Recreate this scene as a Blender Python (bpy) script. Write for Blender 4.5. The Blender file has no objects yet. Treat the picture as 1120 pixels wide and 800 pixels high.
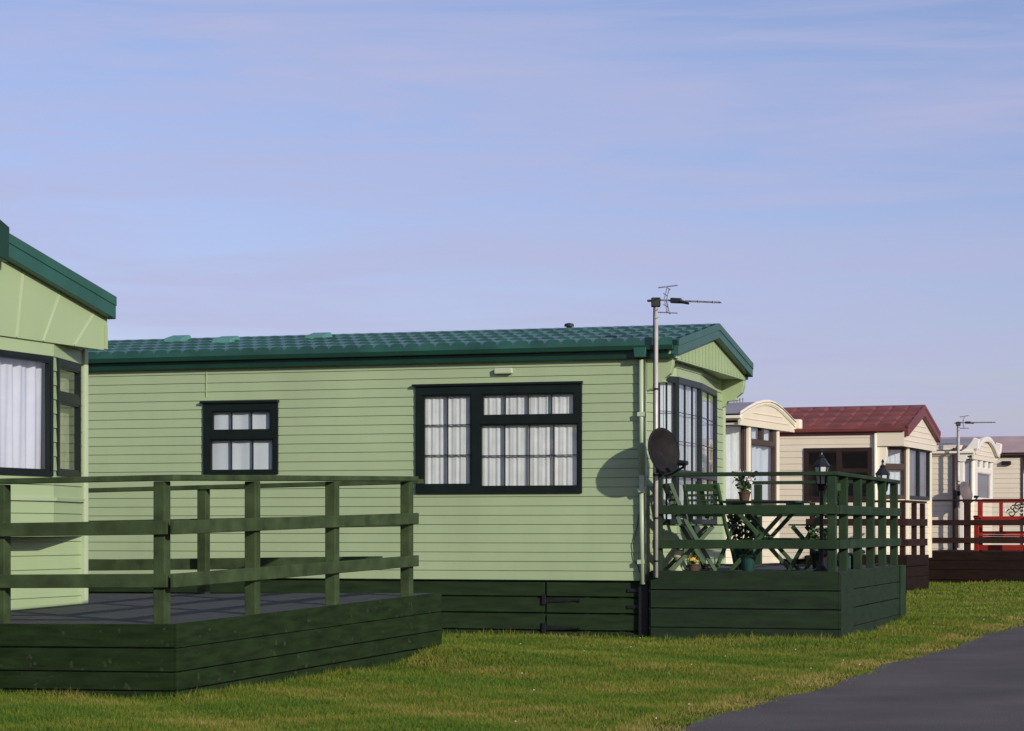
import bpy, bmesh, math, random
import numpy as np
from mathutils import Vector, Matrix
random.seed(7); rng = np.random.default_rng(11)
R = math.radians
scene = bpy.context.scene
COL = scene.collection
F, H, HY = 2500.0, 1.08, 578.0          # focal length in photo pixels, eye height, horizon row of the survey

# ------------------------------------------------------------------ survey helper
class Fr:
    """local frame of a thing: x = along the end/right, y = depth, z up"""
    def __init__(s, X, Y, deg):
        s.X, s.Y, s.a = X, Y, R(deg); s.c, s.s = math.cos(s.a), math.sin(s.a)
    def w(s, x, y): return (s.X + s.c*x + s.s*y, s.Y - s.s*x + s.c*y)
    def wx(s, px, y=0):                  # local x on the wall plane y
        p = (px-560)/F; X0, Y0 = s.X+s.s*y, s.Y+s.c*y
        return (p*Y0 - X0)/(s.c + s.s*p)
    def z(s, py, x, y=0): return H - (py-HY)/F*s.w(x, y)[1]

# ------------------------------------------------------------------ materials
def lin(r, g, b):
    f = lambda c: c/12.92 if c <= .04045 else ((c+.055)/1.055)**2.4
    return (f(r/255), f(g/255), f(b/255), 1)
def mat(name, col, rough=.5, var=.12, scale=4, stretch=(1, 1, 1), bump=0, bscale=60, spec=.4, metal=0,
        specks=None, streak=0, gen=False):
    m = bpy.data.materials.new(name); m.use_nodes = True
    nt = m.node_tree; N = nt.nodes; Lk = nt.links
    b = N['Principled BSDF']; b.inputs['Roughness'].default_value = rough
    b.inputs['Specular IOR Level'].default_value = spec; b.inputs['Metallic'].default_value = metal
    tc = N.new('ShaderNodeTexCoord'); mp = N.new('ShaderNodeMapping'); mp.inputs['Scale'].default_value = stretch
    Lk.new(tc.outputs['Object'], mp.inputs['Vector'])
    nz = N.new('ShaderNodeTexNoise'); nz.inputs['Scale'].default_value = scale; nz.inputs['Detail'].default_value = 6
    Lk.new(mp.outputs[0], nz.inputs['Vector'])
    rp = N.new('ShaderNodeValToRGB'); e = rp.color_ramp.elements
    e[0].position, e[1].position = .3, .72
    e[0].color = [min(1, c*(1-var)) for c in col[:3]]+[1]; e[1].color = [min(1, c*(1+var)) for c in col[:3]]+[1]
    Lk.new(nz.outputs['Fac'], rp.inputs[0]); last = rp.outputs[0]
    if streak:                            # rain streaks: stains with a shape of their own
        mp2 = N.new('ShaderNodeMapping'); mp2.inputs['Scale'].default_value = (3.1, 3.1, .30)
        n2 = N.new('ShaderNodeTexNoise'); n2.inputs['Scale'].default_value = 1.6; n2.inputs['Detail'].default_value = 9; n2.inputs['Roughness'].default_value = .75
        Lk.new(tc.outputs['Object'], mp2.inputs[0]); Lk.new(mp2.outputs[0], n2.inputs['Vector'])
        r2 = N.new('ShaderNodeValToRGB'); r2.color_ramp.elements[0].position = .5; r2.color_ramp.elements[1].position = .78
        r2.color_ramp.elements[0].color = (0, 0, 0, 1); r2.color_ramp.elements[1].color = (streak,)*3+(1,)
        Lk.new(n2.outputs['Fac'], r2.inputs[0])
        mx = N.new('ShaderNodeMixRGB'); mx.inputs[2].default_value = [c*.55 for c in col[:3]]+[1]
        Lk.new(r2.outputs[0], mx.inputs[0]); Lk.new(last, mx.inputs[1]); last = mx.outputs[0]
    if specks:
        n3 = N.new('ShaderNodeTexNoise'); n3.inputs['Scale'].default_value = specks[1]; n3.inputs['Detail'].default_value = 2
        Lk.new(tc.outputs['Object'], n3.inputs['Vector'])
        r3 = N.new('ShaderNodeValToRGB'); r3.color_ramp.elements[0].position = specks[2]; r3.color_ramp.elements[1].position = specks[2]+.06
        r3.color_ramp.elements[0].color = (0, 0, 0, 1)
        r3.color_ramp.elements[1].color = (.8, .8, .8, 1)
        Lk.new(n3.outputs['Fac'], r3.inputs[0])
        mx = N.new('ShaderNodeMixRGB'); mx.inputs[2].default_value = specks[0]
        Lk.new(r3.outputs[0], mx.inputs[0]); Lk.new(last, mx.inputs[1]); last = mx.outputs[0]
    Lk.new(last, b.inputs['Base Color'])
    if bump:
        nb = N.new('ShaderNodeTexNoise'); nb.inputs['Scale'].default_value = bscale; nb.inputs['Detail'].default_value = 4
        Lk.new(mp.outputs[0], nb.inputs['Vector'])
        bp = N.new('ShaderNodeBump'); bp.inputs['Strength'].default_value = bump; bp.inputs['Distance'].default_value = .01
        Lk.new(nb.outputs['Fac'], bp.inputs['Height']); Lk.new(bp.outputs[0], b.inputs['Normal'])
    return m
def glass(name, tint=(.93, .96, .97, 1), refl=.10):
    m = bpy.data.materials.new(name); m.use_nodes = True; nt = m.node_tree; N = nt.nodes; N.clear()
    o = N.new('ShaderNodeOutputMaterial'); mx = N.new('ShaderNodeMixShader'); t = N.new('ShaderNodeBsdfTransparent')
    g = N.new('ShaderNodeBsdfGlossy'); g.inputs['Roughness'].default_value = .02; t.inputs[0].default_value = tint
    fr = N.new('ShaderNodeLayerWeight'); fr.inputs['Blend'].default_value = .5      # thin pane: same from both sides
    pw = N.new('ShaderNodeMath'); pw.operation = 'POWER'; pw.inputs[1].default_value = 4; nt.links.new(fr.outputs['Facing'], pw.inputs[0])
    ad = N.new('ShaderNodeMath'); ad.operation = 'MULTIPLY_ADD'; ad.inputs[1].default_value = .8; ad.inputs[2].default_value = refl; ad.use_clamp = True
    nt.links.new(pw.outputs[0], ad.inputs[0]); nt.links.new(ad.outputs[0], mx.inputs[0])
    nt.links.new(t.outputs[0], mx.inputs[1]); nt.links.new(g.outputs[0], mx.inputs[2]); nt.links.new(mx.outputs[0], o.inputs[0])
    return m

M = {}
M['siding'] = mat('pale_green_siding', (.328, .412, .234), .5, .07, 1.2, streak=.11, spec=.35, bump=.25, bscale=2.2)
M['siding_trim'] = mat('pale_green_trim', (.43, .51, .33), .4, .05, 2)
M['gable_green'] = mat('pale_green_gable', (.335, .43, .23), .42, .04, 1.5, streak=.06)
M['teal_tile'] = mat('teal_roof_tile', (.018, .080, .060), .30, .30, 3, bump=.12, bscale=60, spec=.6)
M['barge'] = mat('dark_teal_fascia', (.020, .088, .064), .38, .12, 3)
M['fascia'] = mat('bottle_green_fascia', (.005, .036, .017), .35, .15, 3)
M['vent'] = mat('mint_vent_plastic', (.07, .22, .175), .4, .1, 6)
M['frame'] = mat('black_green_frame', (.007, .012, .010), .4, .2, 5, spec=.25)
M['frame_grey'] = mat('grey_green_frame', (.016, .024, .024), .4, .15, 5, spec=.3)
M['curtain'] = mat('white_net_curtain', (.70, .70, .665), .9, .08, 9, bump=.1, bscale=120)
M['blind'] = mat('white_blind', (.64, .67, .68), .8, .04, 5)
M['lace'] = mat('lilac_white_curtain', (.70, .69, .74), .9, .05, 7)
M['wood'] = mat('dark_green_stain', (.0140, .0275, .0080), .8, .40, 3, (1.2, 1.2, 7), bump=.35, bscale=45, spec=.12,
                specks=((.045, .055, .032, 1), 17, .665))
M['wood_side'] = M['wood']
M['rail'] = mat('green_stained_rail', (.043, .065, .027), .8, .38, 3, (2, 2, 2), bump=.3, bscale=50, spec=.15)
M['deck_board'] = mat('weathered_deck_board', (.044, .049, .046), .8, .35, 4, (6, 1, 1), bump=.3, bscale=40)
M['wood_r'] = mat('deep_green_stain', (.0120, .0265, .0105), .75, .30, 3, (1.2, 1.2, 6), bump=.3, bscale=45, spec=.25)
M['rail_r'] = mat('deep_green_rail', (.0175, .0370, .0165), .75, .32, 3, bump=.3, bscale=50, spec=.2)
M['skirt'] = mat('dark_green_skirting', (.018, .033, .0135), .8, .3, 3, (1, 1, 6), bump=.3, bscale=45, spec=.12)
M['black'] = mat('black_iron', (.012, .012, .014), .4, .3, 20)
M['soot'] = mat('dark_void', (.006, .007, .006), .9, .2, 5)
M['white_metal'] = mat('galvanised_pole', (.52, .49, .45), .4, .15, 8, metal=.15)
M['grey_metal'] = mat('grey_aluminium', (.30, .30, .32), .4, .2, 12, metal=.5)
M['dish'] = mat('charcoal_mesh', (.014, .012, .013), .65, .4, 10, bump=.3, bscale=160, spec=.15)
M['dish_far'] = mat('brown_grey_dish', (.12, .095, .09), .55, .2, 10)
M['cream'] = mat('cream_siding', (.72, .64, .485), .5, .05, 1.4, streak=.10)
M['cream_pink'] = mat('pale_cream_siding', (.72, .64, .52), .5, .05, 1.4, streak=.10)
M['cream_trim'] = mat('cream_trim', (.80, .74, .58), .45, .05, 2)
M['brown_frame'] = mat('brown_frame', (.055, .032, .024), .45, .2, 4)
M['red_tile'] = mat('red_roof_tile', (.175, .050, .043), .55, .25, 2.5, bump=.2, bscale=60)
M['brown_dark'] = mat('dark_brown_frame', (.030, .019, .015), .45, .2, 4, spec=.2)
M['red_barge'] = mat('dark_red_fascia', (.15, .034, .034), .45, .15, 3)
M['grey_roof'] = mat('grey_roof_sheet', (.26, .25, .26), .5, .1, 2)
M['pink_roof'] = mat('faded_pink_roof', (.42, .30, .28), .6, .12, 2)
M['white'] = mat('white_paint', (.77, .73, .65), .45, .04, 4)
M['brown_wood'] = mat('dark_brown_stain', (.016, .0085, .006), .8, .3, 3, (1, 1, 6), bump=.3, bscale=45, spec=.12)
M['brown_rail'] = mat('brown_stained_rail', (.030, .0135, .011), .75, .3, 3, bump=.3, bscale=50, spec=.15)
M['red_wood'] = mat('red_painted_wood', (.26, .016, .009), .5, .2, 5)
M['chair'] = mat('leaf_green_chair_paint', (.034, .076, .027), .5, .2, 6)
M['table'] = mat('green_table_paint', (.035, .08, .03), .5, .2, 6)
M['teal_pot'] = mat('teal_glazed_pot', (.014, .055, .042), .35, .2, 8)
M['stone'] = mat('pale_stone', (.40, .42, .26), .8, .2, 10, bump=.3)
M['terracotta'] = mat('terracotta', (.075, .042, .028), .8, .2, 8)
M['leaf'] = mat('plant_leaf', (.035, .080, .022), .6, .4, 30)
M['petal_white'] = mat('white_petals', (.75, .70, .70), .7, .1, 20)
M['petal_pink'] = mat('pink_petals', (.60, .25, .33), .7, .2, 20)
M['petal_yellow'] = mat('yellow_petals', (.65, .48, .10), .7, .2, 20)
M['lamp_glass'] = mat('frosted_lamp_glass', (.50, .52, .52), .25, .06, 8, spec=.6)
M['pink_plate'] = mat('pink_wall_light', (.62, .50, .40), .4, .05, 8)
M['glass'] = glass('window_glass'); M['glass_dim'] = glass('tinted_window_glass', (.45, .45, .48, 1), .07)
M['glass_end'] = glass('end_window_glass', (.90, .94, .96, 1), .16)
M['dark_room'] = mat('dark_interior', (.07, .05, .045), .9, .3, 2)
M['grey_blind'] = mat('grey_blind', (.17, .17, .21), .8, .1, 4)

# ------------------------------------------------------------------ mesh helpers
class MB:
    def __init__(s): s.v = []; s.f = []
    def vert(s, *p): s.v.append(p); return len(s.v)-1
    def poly(s, *ps):
        n = len(s.v); s.v += [tuple(p) for p in ps]; s.f.append(tuple(range(n, n+len(ps))))
    def box(s, x0, x1, y0, y1, z0, z1):
        n = len(s.v)
        s.v += [(x, y, z) for z in (z0, z1) for y in (y0, y1) for x in (x0, x1)]
        for q in ((0, 2, 3, 1), (4, 5, 7, 6), (0, 1, 5, 4), (2, 6, 7, 3), (0, 4, 6, 2), (1, 3, 7, 5)): s.f.append(tuple(n+i for i in q))
    def hexa(s, b, t):                    # bottom and top rings of equal length, both anticlockwise seen from the top
        n = len(s.v); k = len(b); s.v += [tuple(p) for p in b]+[tuple(p) for p in t]
        s.f.append(tuple(n+i for i in reversed(range(k)))); s.f.append(tuple(n+k+i for i in range(k)))
        for i in range(k): j = (i+1) % k; s.f.append((n+i, n+j, n+k+j, n+k+i))
    def bar(s, p, q, a, b, up=(0, 0, 1)):  # square bar from p to q, a wide, b in the up sense
        p, q = Vector(p), Vector(q); d = (q-p).normalized(); u = Vector(up)
        if abs(d.dot(u)) > .98: u = Vector((0, 1, 0))
        r = d.cross(u).normalized(); u = r.cross(d).normalized(); r = r*a/2; u = u*b/2
        s.hexa([p-r-u, p+r-u, p+r+u, p-r+u][::-1], [q-r-u, q+r-u, q+r+u, q-r+u][::-1])
    def tube(s, p, q, r0, r1=None, n=10):
        r1 = r0 if r1 is None else r1; p, q = Vector(p), Vector(q); d = (q-p).normalized()
        a = d.orthogonal().normalized(); b = d.cross(a)
        ring = lambda c, r: [c+(a*math.cos(2*math.pi*i/n)+b*math.sin(2*math.pi*i/n))*r for i in range(n)]
        s.hexa(ring(p, r0), ring(q, r1))
    def path(s, pts, r, n=8):
        for p, q in zip(pts, pts[1:]): s.tube(p, q, r, r, n)
    def lathe(s, prof, c=(0, 0, 0), n=16):
        k = len(s.v)
        for r, z in prof:
            for i in range(n): a = 2*math.pi*i/n; s.v.append((c[0]+r*math.cos(a), c[1]+r*math.sin(a), c[2]+z))
        for j in range(len(prof)-1):
            for i in range(n): i2 = (i+1) % n; s.f.append((k+j*n+i, k+j*n+i2, k+(j+1)*n+i2, k+(j+1)*n+i))
        s.f.append(tuple(k+i for i in reversed(range(n)))); s.f.append(tuple(k+(len(prof)-1)*n+i for i in range(n)))
    def prism(s, pts, axis, a0, a1):      # 2-D outline extruded along an axis
        f = {'x': lambda a, p: (a, p[0], p[1]), 'y': lambda a, p: (p[0], a, p[1]), 'z': lambda a, p: (p[0], p[1], a)}[axis]
        n = len(s.v); k = len(pts); s.v += [f(a0, p) for p in pts]+[f(a1, p) for p in pts]
        s.f.append(tuple(n+i for i in reversed(range(k)))); s.f.append(tuple(n+k+i for i in range(k)))
        for i in range(k): j = (i+1) % k; s.f.append((n+i, n+j, n+k+j, n+k+i))
    def map(s, fn): s.v = [fn(*p) for p in s.v]; return s
    def build(s, name, m, parent=None, smooth=False, bevel=0, fix=True):
        me = bpy.data.meshes.new(name); me.from_pydata([tuple(p) for p in s.v], [], s.f)
        if fix:
            bm = bmesh.new(); bm.from_mesh(me); bmesh.ops.recalc_face_normals(bm, faces=bm.faces); bm.to_mesh(me); bm.free()
        if smooth: me.polygons.foreach_set('use_smooth', [True]*len(me.polygons))
        me.materials.append(m); o = bpy.data.objects.new(name, me); COL.objects.link(o)
        if parent: o.parent = parent
        if bevel:
            b = o.modifiers.new('edge', 'BEVEL'); b.width = bevel; b.segments = 2; b.limit_method = 'ANGLE'; b.angle_limit = R(40)
        return o
def tag(o, label, cat, group=None, kind=None):
    o['label'] = label; o['category'] = cat
    if group: o['group'] = group
    if kind: o['kind'] = kind
    return o
def thing(name, label, cat, loc=(0, 0, 0), rz=0, group=None):
    o = bpy.data.objects.new(name, None); COL.objects.link(o); o.location = loc; o.rotation_euler = (0, 0, rz)
    o.empty_display_size = .2
    return tag(o, label, cat, group)
def copy_tree(o, parent=None):
    c = o.copy(); COL.objects.link(c)
    if parent: c.parent = parent
    for ch in list(o.children): copy_tree(ch, c)
    return c

# ------------------------------------------------------------------ walls, windows
def wall(mb, P, t, ln, z0, z1, holes=(), course=.0925, zref=None, lap=.008):
    """clapboard: every board leans out to its lower edge, a dark groove beneath"""
    n = (t[1], -t[0]); zref = z0 if zref is None else zref
    pt = lambda s, o, z: (P[0]+t[0]*s+n[0]*o, P[1]+t[1]*s+n[1]*o, z)
    bands = []; i0 = math.floor((z0-zref)/course)-1; z = zref+i0*course
    g = .006
    while z < z1:
        bands.append((z, z+g, -.004, -.004)); bands.append((z+g, z+course, lap, .001)); z += course
    steps = []
    for a, b, oa, ob in bands:
        if b <= z0+1e-6: continue
        if oa > 0: steps.append((a, -.004, lap))
        else: steps.append((a, .001, -.004))
        cuts = sorted({max(a, z0), min(b, z1)} | {h for q in holes for h in q[2:4] if a < h < b and z0 < h < z1})
        for c, d in zip(cuts, cuts[1:]):
            if d-c < 1e-6: continue
            oc = oa+(ob-oa)*(c-a)/(b-a); od = oa+(ob-oa)*(d-a)/(b-a)
            segs = [(0, ln)]
            for h in holes:
                if h[2] < (c+d)/2 < h[3]:
                    segs = [q for s0, s1 in segs for q in ((s0, min(s1, h[0])), (max(s0, h[1]), s1)) if q[1]-q[0] > 1e-6]
            for s0, s1 in segs: mb.poly(pt(s0, oc, c), pt(s1, oc, c), pt(s1, od, d), pt(s0, od, d))
    for zz, o0, o1 in steps:
        if not z0 < zz < z1: continue
        segs = [(0, ln)]
        for h in holes:
            if h[2] < zz < h[3]: segs = [q for s0, s1 in segs for q in ((s0, min(s1, h[0])), (max(s0, h[1]), s1)) if q[1]-q[0] > 1e-6]
        for s0, s1 in segs: mb.poly(pt(s0, o0, zz), pt(s1, o0, zz), pt(s1, o1, zz), pt(s0, o1, zz))

def window(root, P, t, s0, s1, z0, z1, lights, fm, pm, cm, name='window', cdepth=.07, amp=.016, period=.10, dcap=0,
           front=.03, bar=.0085, bead=.016):
    """lights: (a0,a1,b0,b1,cols,rows) in wall coordinates; frame, glazing bars, panes and curtain"""
    n = (t[1], -t[0]); pt = lambda s, o, z: (P[0]+t[0]*s+n[0]*o, P[1]+t[1]*s+n[1]*o, z)
    fr = MB(); S = sorted({s0, s1} | {q for l in lights for q in l[:2]}); Z = sorted({z0, z1} | {q for l in lights for q in l[2:4]})
    inl = lambda s, z: any(l[0] < s < l[1] and l[2] < z < l[3] for l in lights)
    solid = lambda i, j: 0 <= i < len(S)-1 and 0 <= j < len(Z)-1 and not inl((S[i]+S[i+1])/2, (Z[j]+Z[j+1])/2)
    o1, o0 = front, -.05
    for i in range(len(S)-1):
        for j in range(len(Z)-1):
            if not solid(i, j): continue
            a, b, c, d = S[i], S[i+1], Z[j], Z[j+1]
            fr.poly(pt(a, o1, c), pt(b, o1, c), pt(b, o1, d), pt(a, o1, d))
            if not solid(i-1, j): fr.poly(pt(a, o0, c), pt(a, o1, c), pt(a, o1, d), pt(a, o0, d))
            if not solid(i+1, j): fr.poly(pt(b, o1, c), pt(b, o0, c), pt(b, o0, d), pt(b, o1, d))
            if not solid(i, j-1): fr.poly(pt(a, o0, c), pt(b, o0, c), pt(b, o1, c), pt(a, o1, c))
            if not solid(i, j+1): fr.poly(pt(a, o1, d), pt(b, o1, d), pt(b, o0, d), pt(a, o0, d))
    def fbox(a, b, c, d, q0, q1):
        fr.hexa([pt(a, q0, c), pt(a, q1, c), pt(b, q1, c), pt(b, q0, c)], [pt(a, q0, d), pt(a, q1, d), pt(b, q1, d), pt(b, q0, d)])
    for a0, a1, b0, b1, nc, nr in lights:
        w = bead if bar else 0                         # inner sash bead, set back from the frame face
        for (a, b, c, d) in ((a0, a0+w, b0, b1), (a1-w, a1, b0, b1), (a0+w, a1-w, b0, b0+w), (a0+w, a1-w, b1-w, b1)):
            if w: fbox(a, b, c, d, -.02, .016)
        for k in range(1, nc): s = a0+(a1-a0)*k/nc; fbox(s-bar/2, s+bar/2, b0+w, b1-w, -.012, .010)
        for k in range(1, nr): z = b0+(b1-b0)*k/nr; fbox(a0+w, a1-w, z-bar/2, z+bar/2, -.010, .008)
    if dcap: fbox(s0-dcap, s1+.01, z1, z1+.022, -.01, front+.025)
    f = fr.build(name, fm, root)
    pn = MB()
    for a0, a1, b0, b1, nc, nr in lights: pn.poly(pt(a0, -.002, b0), pt(a1, -.002, b0), pt(a1, -.002, b1), pt(a0, -.002, b1))
    pn.build('pane', pm, f, fix=False)
    if cm:
        c = MB(); k = max(4, int((s1-s0)/.0085)); ph = random.random()*9; rows = 3
        for j in range(rows+1):
            for i in range(k+1):
                s = s0+.02+(s1-s0-.04)*i/k; z = z0+.02+(z1-z0-.04)*j/rows
                o = -cdepth+amp*(.6*math.sin(6.283*s/period+ph+.25*j)+.4*math.sin(6.283*s/period*1.73+2*ph-.3*j)+.35*math.sin(6.283*s/(period*4.3)+ph))
                c.v.append(pt(s, o, z))
        for j in range(rows):
            for i in range(k): q = j*(k+1)+i; c.f.append((q, q+1, q+k+2, q+k+1))
        c.build('curtain', cm, f, smooth=True, fix=False)
    return f

# ------------------------------------------------------------------ roofs
def tiles(mb, x0, x1, prof, dx=.025, per=.17, amp=.018, courses=5, lift=.022):
    """pantiles: prof(v) gives (y,z) for v 0 (eave) .. 1 (ridge)"""
    nx = int((x1-x0)/dx); rows = []
    for c in range(courses):
        for q in (0, .001, .35, .7, 1.0): rows.append((c, q))
    k = len(mb.v)
    for c, q in rows:
        v = (c+q)/courses; y, z = prof(min(1, v))
        up = lift*(1-q)+.004 if q > 0 else .002
        for i in range(nx+1):
            x = x0+(x1-x0)*i/nx; ph = (x/per) % 1
            h = amp*(1-math.exp(-(min(ph, 1-ph)/.085)**2)+.22*math.sin(math.pi*ph))
            if c == 0 and q == 0: h, up = 0, -.004
            mb.v.append((x, y, z+up+h))
    for j in range(len(rows)-1):
        for i in range(nx): q = k+j*(nx+1)+i; mb.f.append((q, q+1, q+nx+2, q+nx+1))

def lerp_profile(pts):
    def f(y):
        for (a, za), (b, zb) in zip(pts, pts[1:]):
            if a <= y <= b: return za+(zb-za)*(y-a)/(b-a)
        return pts[-1][1] if y > pts[-1][0] else pts[0][1]
    return f

def van(fr, label, L, W, zb, ze, prof, e, ends, sid, trim, roof_m, barge_m, fascia_m, gable_m, group, tiled=None, zsof=None,
        bay_bottom=None, holes=(), end_holes=None, barge_t=.15, groove='vertical', course=.0925, skirt_m=None, barge_d=(.045, .052), fasc_h=.10):
    """a static caravan: long wall on y=0, x from -L to 0; end wall towards +x; prof = roof line [(y,z)..]"""
    r = thing('static_caravan', label, 'caravan', (fr.X, fr.Y, 0), -fr.a, group)
    zsof = ze if zsof is None else zsof
    mb = MB(); wall(mb, (-L, 0), (1, 0), L, zb, ze, [(a+L, b+L, c, d) for a, b, c, d in holes], course, zb)
    mb.build('long_wall', sid, r, fix=False)
    mb = MB()
    for i, (a, b) in enumerate(zip(ends, ends[1:])):
        d = math.dist(a, b); t = ((b[0]-a[0])/d, (b[1]-a[1])/d)
        wall(mb, a, t, d, bay_bottom or zb, ze, (end_holes or {}).get(i, ()), course, zb)
    if bay_bottom:
        wall(mb, (0, 0), (0, 1), W, zb, bay_bottom, (), course, zb)
        mb.poly(*[(x, y, bay_bottom) for x, y in ends])
    mb.build('end_wall', sid, r, fix=False)
    mb = MB(); mb.poly((-L, W, zb), (0, W, zb), (0, W, ze), (-L, W, ze)); mb.poly((-L, 0, zb), (-L, W, zb), (-L, W, ze), (-L, 0, ze))
    mb.poly((-L, 0, zb), (0, 0, zb), (0, W, zb), (-L, W, zb)); mb.build('rear_wall', sid, r, fix=False)
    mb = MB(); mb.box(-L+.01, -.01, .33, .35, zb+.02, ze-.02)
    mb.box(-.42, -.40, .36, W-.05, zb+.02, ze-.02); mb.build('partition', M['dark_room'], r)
    pf = lerp_profile(prof); ya, yb = prof[0][0], prof[-1][0]
    # roof sheet
    mb = MB()
    if tiled:
        ym = max(prof, key=lambda p: p[1])[0]
        tiles(mb, -L-.1, e+.03, lambda v: (ya+(ym-ya)*v, pf(ya+(ym-ya)*v)), **tiled)
        tiles(mb, -L-.1, e+.03, lambda v: (yb+(ym-yb)*v, pf(yb+(ym-yb)*v)), **tiled)
        mb.build('roof', roof_m, r, smooth=False, fix=False)
        rc = MB(); zr = pf(ym); rc.prism([(ym-.09, zr+.012), (ym, zr+.050), (ym+.09, zr+.012), (ym+.09, zr-.01), (ym-.09, zr-.01)], 'x', -L-.1, e+.025)
        rc.build('ridge_cap', fascia_m, r)
    else:
        for (y0, z0), (y1, z1) in zip(prof, prof[1:]):
            mb.poly((-L-.1, y0, z0+.02), (e+.02, y0, z0+.02), (e+.02, y1, z1+.02), (-L-.1, y1, z1+.02))
        mb.build('roof', roof_m, r, fix=False)
    # soffit and fascias
    mb = MB(); mb.box(-L-.05, e-.062, ya+.065, yb-.065, zsof-.002, zsof+.03)
    mb.build('soffit', trim, r)
    for yy, sg in ((ya, 1), (yb, -1)):
        mb = MB(); z = pf(yy); mb.box(-L-.1, e-.005, min(yy+.012*sg, yy+.06*sg), max(yy+.012*sg, yy+.06*sg), z-fasc_h, z-.012)
        mb.box(-L-.1, e-.005, min(yy-.05*sg, yy+.010*sg), max(yy-.05*sg, yy+.010*sg), z-.055, z-.008)
        mb.build('gutter', fascia_m, r, bevel=.006)
    # gable panel with battens or grooves
    xg = e-.03; top = [(y, z-.03) for y, z in prof]
    low = [(yb-.02, zsof-.012), (ya+.02, zsof-.012)]
    mb = MB(); mb.prism([(p[0], p[1]) for p in top]+low, 'x', xg-.03, xg)
    if groove == 'vertical':
        y = ya+.12
        while y < yb-.1:
            zt = pf(y)-barge_t-.005
            if zt > zsof+.02: mb.box(xg+.002, xg+.012, y-.012, y+.012, zsof+.004, zt)
            y += .155
    elif groove == 'fan':
        for yt, yl in ((.48, .40), (.97, .75), (1.45, 1.18)):
            for sg in (-1, 1):
                c = W/2; p0 = (c+sg*yt, pf(c+sg*yt)-barge_t+.02); p1 = (c+sg*yl, zsof-.008)
                st = MB(); st.bar((xg-.002, p1[0], p1[1]), (xg-.002, p0[0], p0[1]), .014, .020, (1, 0, 0)); st.build('cover_strip', trim, r)
        mb.box(xg-.02, xg+.014, yb-.06, yb-.02, zsof-.004, pf(yb)-barge_t)
    elif groove == 'boards':
        z = zsof+.1
        while z < max(p[1] for p in prof)-barge_t-.06:
            ys = [y for y in np.arange(ya+.03, yb-.03, .02) if pf(y)-barge_t > z+.01]
            if ys: mb.box(xg+.002, xg+.010, ys[0], ys[-1], z-.006, z+.006)
            z += .10
    mb.build('gable_panel', gable_m, r)
    for half in (0, 1):
        mb = MB(); ym = max(prof, key=lambda p: p[1])[0]
        ps = [p for p in prof if (p[0] <= ym+1e-6 if half == 0 else p[0] >= ym-1e-6)]
        mb.prism([(y, z+.045) for y, z in ps]+[(y, z-barge_t+.045) for y, z in reversed(ps)], 'x', xg+.002, e+barge_d[0])
        mb.prism([(y, z+.052) for y, z in ps]+[(y, z-.02) for y, z in reversed(ps)], 'x', xg+.003, e+barge_d[1])
        mb.build('barge_board', barge_m, r, bevel=.005)
    # corner trims
    for (x, y) in ((.004, -.004), (ends[-1][0]+.004, W+.002)):
        mb = MB(); mb.box(x-.03, x+.022, y-.022, y+.03, zb-.01, ze-.002); mb.build('corner_trim', trim, r, bevel=.004)
    if skirt_m:
        mb = MB(); mb.box(-L+.02, -.03, .06, W-.06, -.05, zb-.004); mb.build('skirting', skirt_m, r)
    return r

def slope(W, oh, ze, zr): return [(-oh, ze), (W/2, zr), (W+oh, ze)]

def facet(ends, i):
    a, b = ends[i], ends[i+1]; d = math.dist(a, b); return a, ((b[0]-a[0])/d, (b[1]-a[1])/d), d

# ================================================================== GREEN CARAVAN IN THE MIDDLE
G = Fr(1.296, 22.5, 17.6); W0, L0, ZB, ZE = 3.5, 9.6, .560, 2.755
GREEN = 'pale green static caravans'
def rect(f, a, b, c, d, y=0):            # photo rectangle on the wall plane -> x0,x1,z0,z1
    x0, x1 = f.wx(a, y), f.wx(b, y); xm = (x0+x1)/2
    return x0, x1, f.z(d, xm, y), f.z(c, xm, y)
big = rect(G, 455.5, 637, 421.5, 540); small = rect(G, 223.5, 304.8, 441, 519)
ins = lambda q, m: (q[0]+m, q[1]-m, q[2]+m, q[3]-m)
endsG = [(0, 0), (.06, .28), (.2, .55), (.2, 1.6), (.05, 3.02), (.03, W0)]
zlo, zhi = G.z(574, .2, .8), G.z(414, .2, .8); zt0, zt1 = G.z(521.5, .2, .8), G.z(515, .2, .8)
eh = {}
for i in (1, 2, 3):
    d = facet(endsG, i)[2]; eh[i] = [(.03, d-.03, zlo+.03, zhi-.03)]
profG = [(-.08, 2.88), (W0/2, 3.185), (W0+.0, 2.885)]
g = van(G, 'long pale green caravan with teal tiled roof, satellite dish at its right corner', L0, W0, ZB, ZE, profG, .33,
        endsG, M['siding'], M['siding_trim'], M['teal_tile'], M['barge'], M['fascia'], M['gable_green'], GREEN,
        tiled=dict(dx=.165/13, per=.165, amp=.040, courses=5, lift=.020), holes=[ins(big, .05), ins(small, .05)], end_holes=eh, fasc_h=.135)
def lt(q, f, lights):
    out = []
    for a, b, c, d, nc, nr in lights:
        x0, x1, z0, z1 = rect(f, a, b, c, d); out.append((x0+L0, x1+L0, z0, z1, nc, nr))
    return out
window(g, (-L0, 0), (1, 0), big[0]+L0, big[1]+L0, big[2], big[3],
       lt(big, G, [(463, 516.3, 432, 531, 2, 3), (527.5, 629, 430.5, 455, 4, 1), (525.5, 633, 463.5, 533, 4, 2)]),
       M['frame'], M['glass'], M['curtain'], dcap=.03, period=.075, amp=.005, cdepth=.028)
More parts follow.
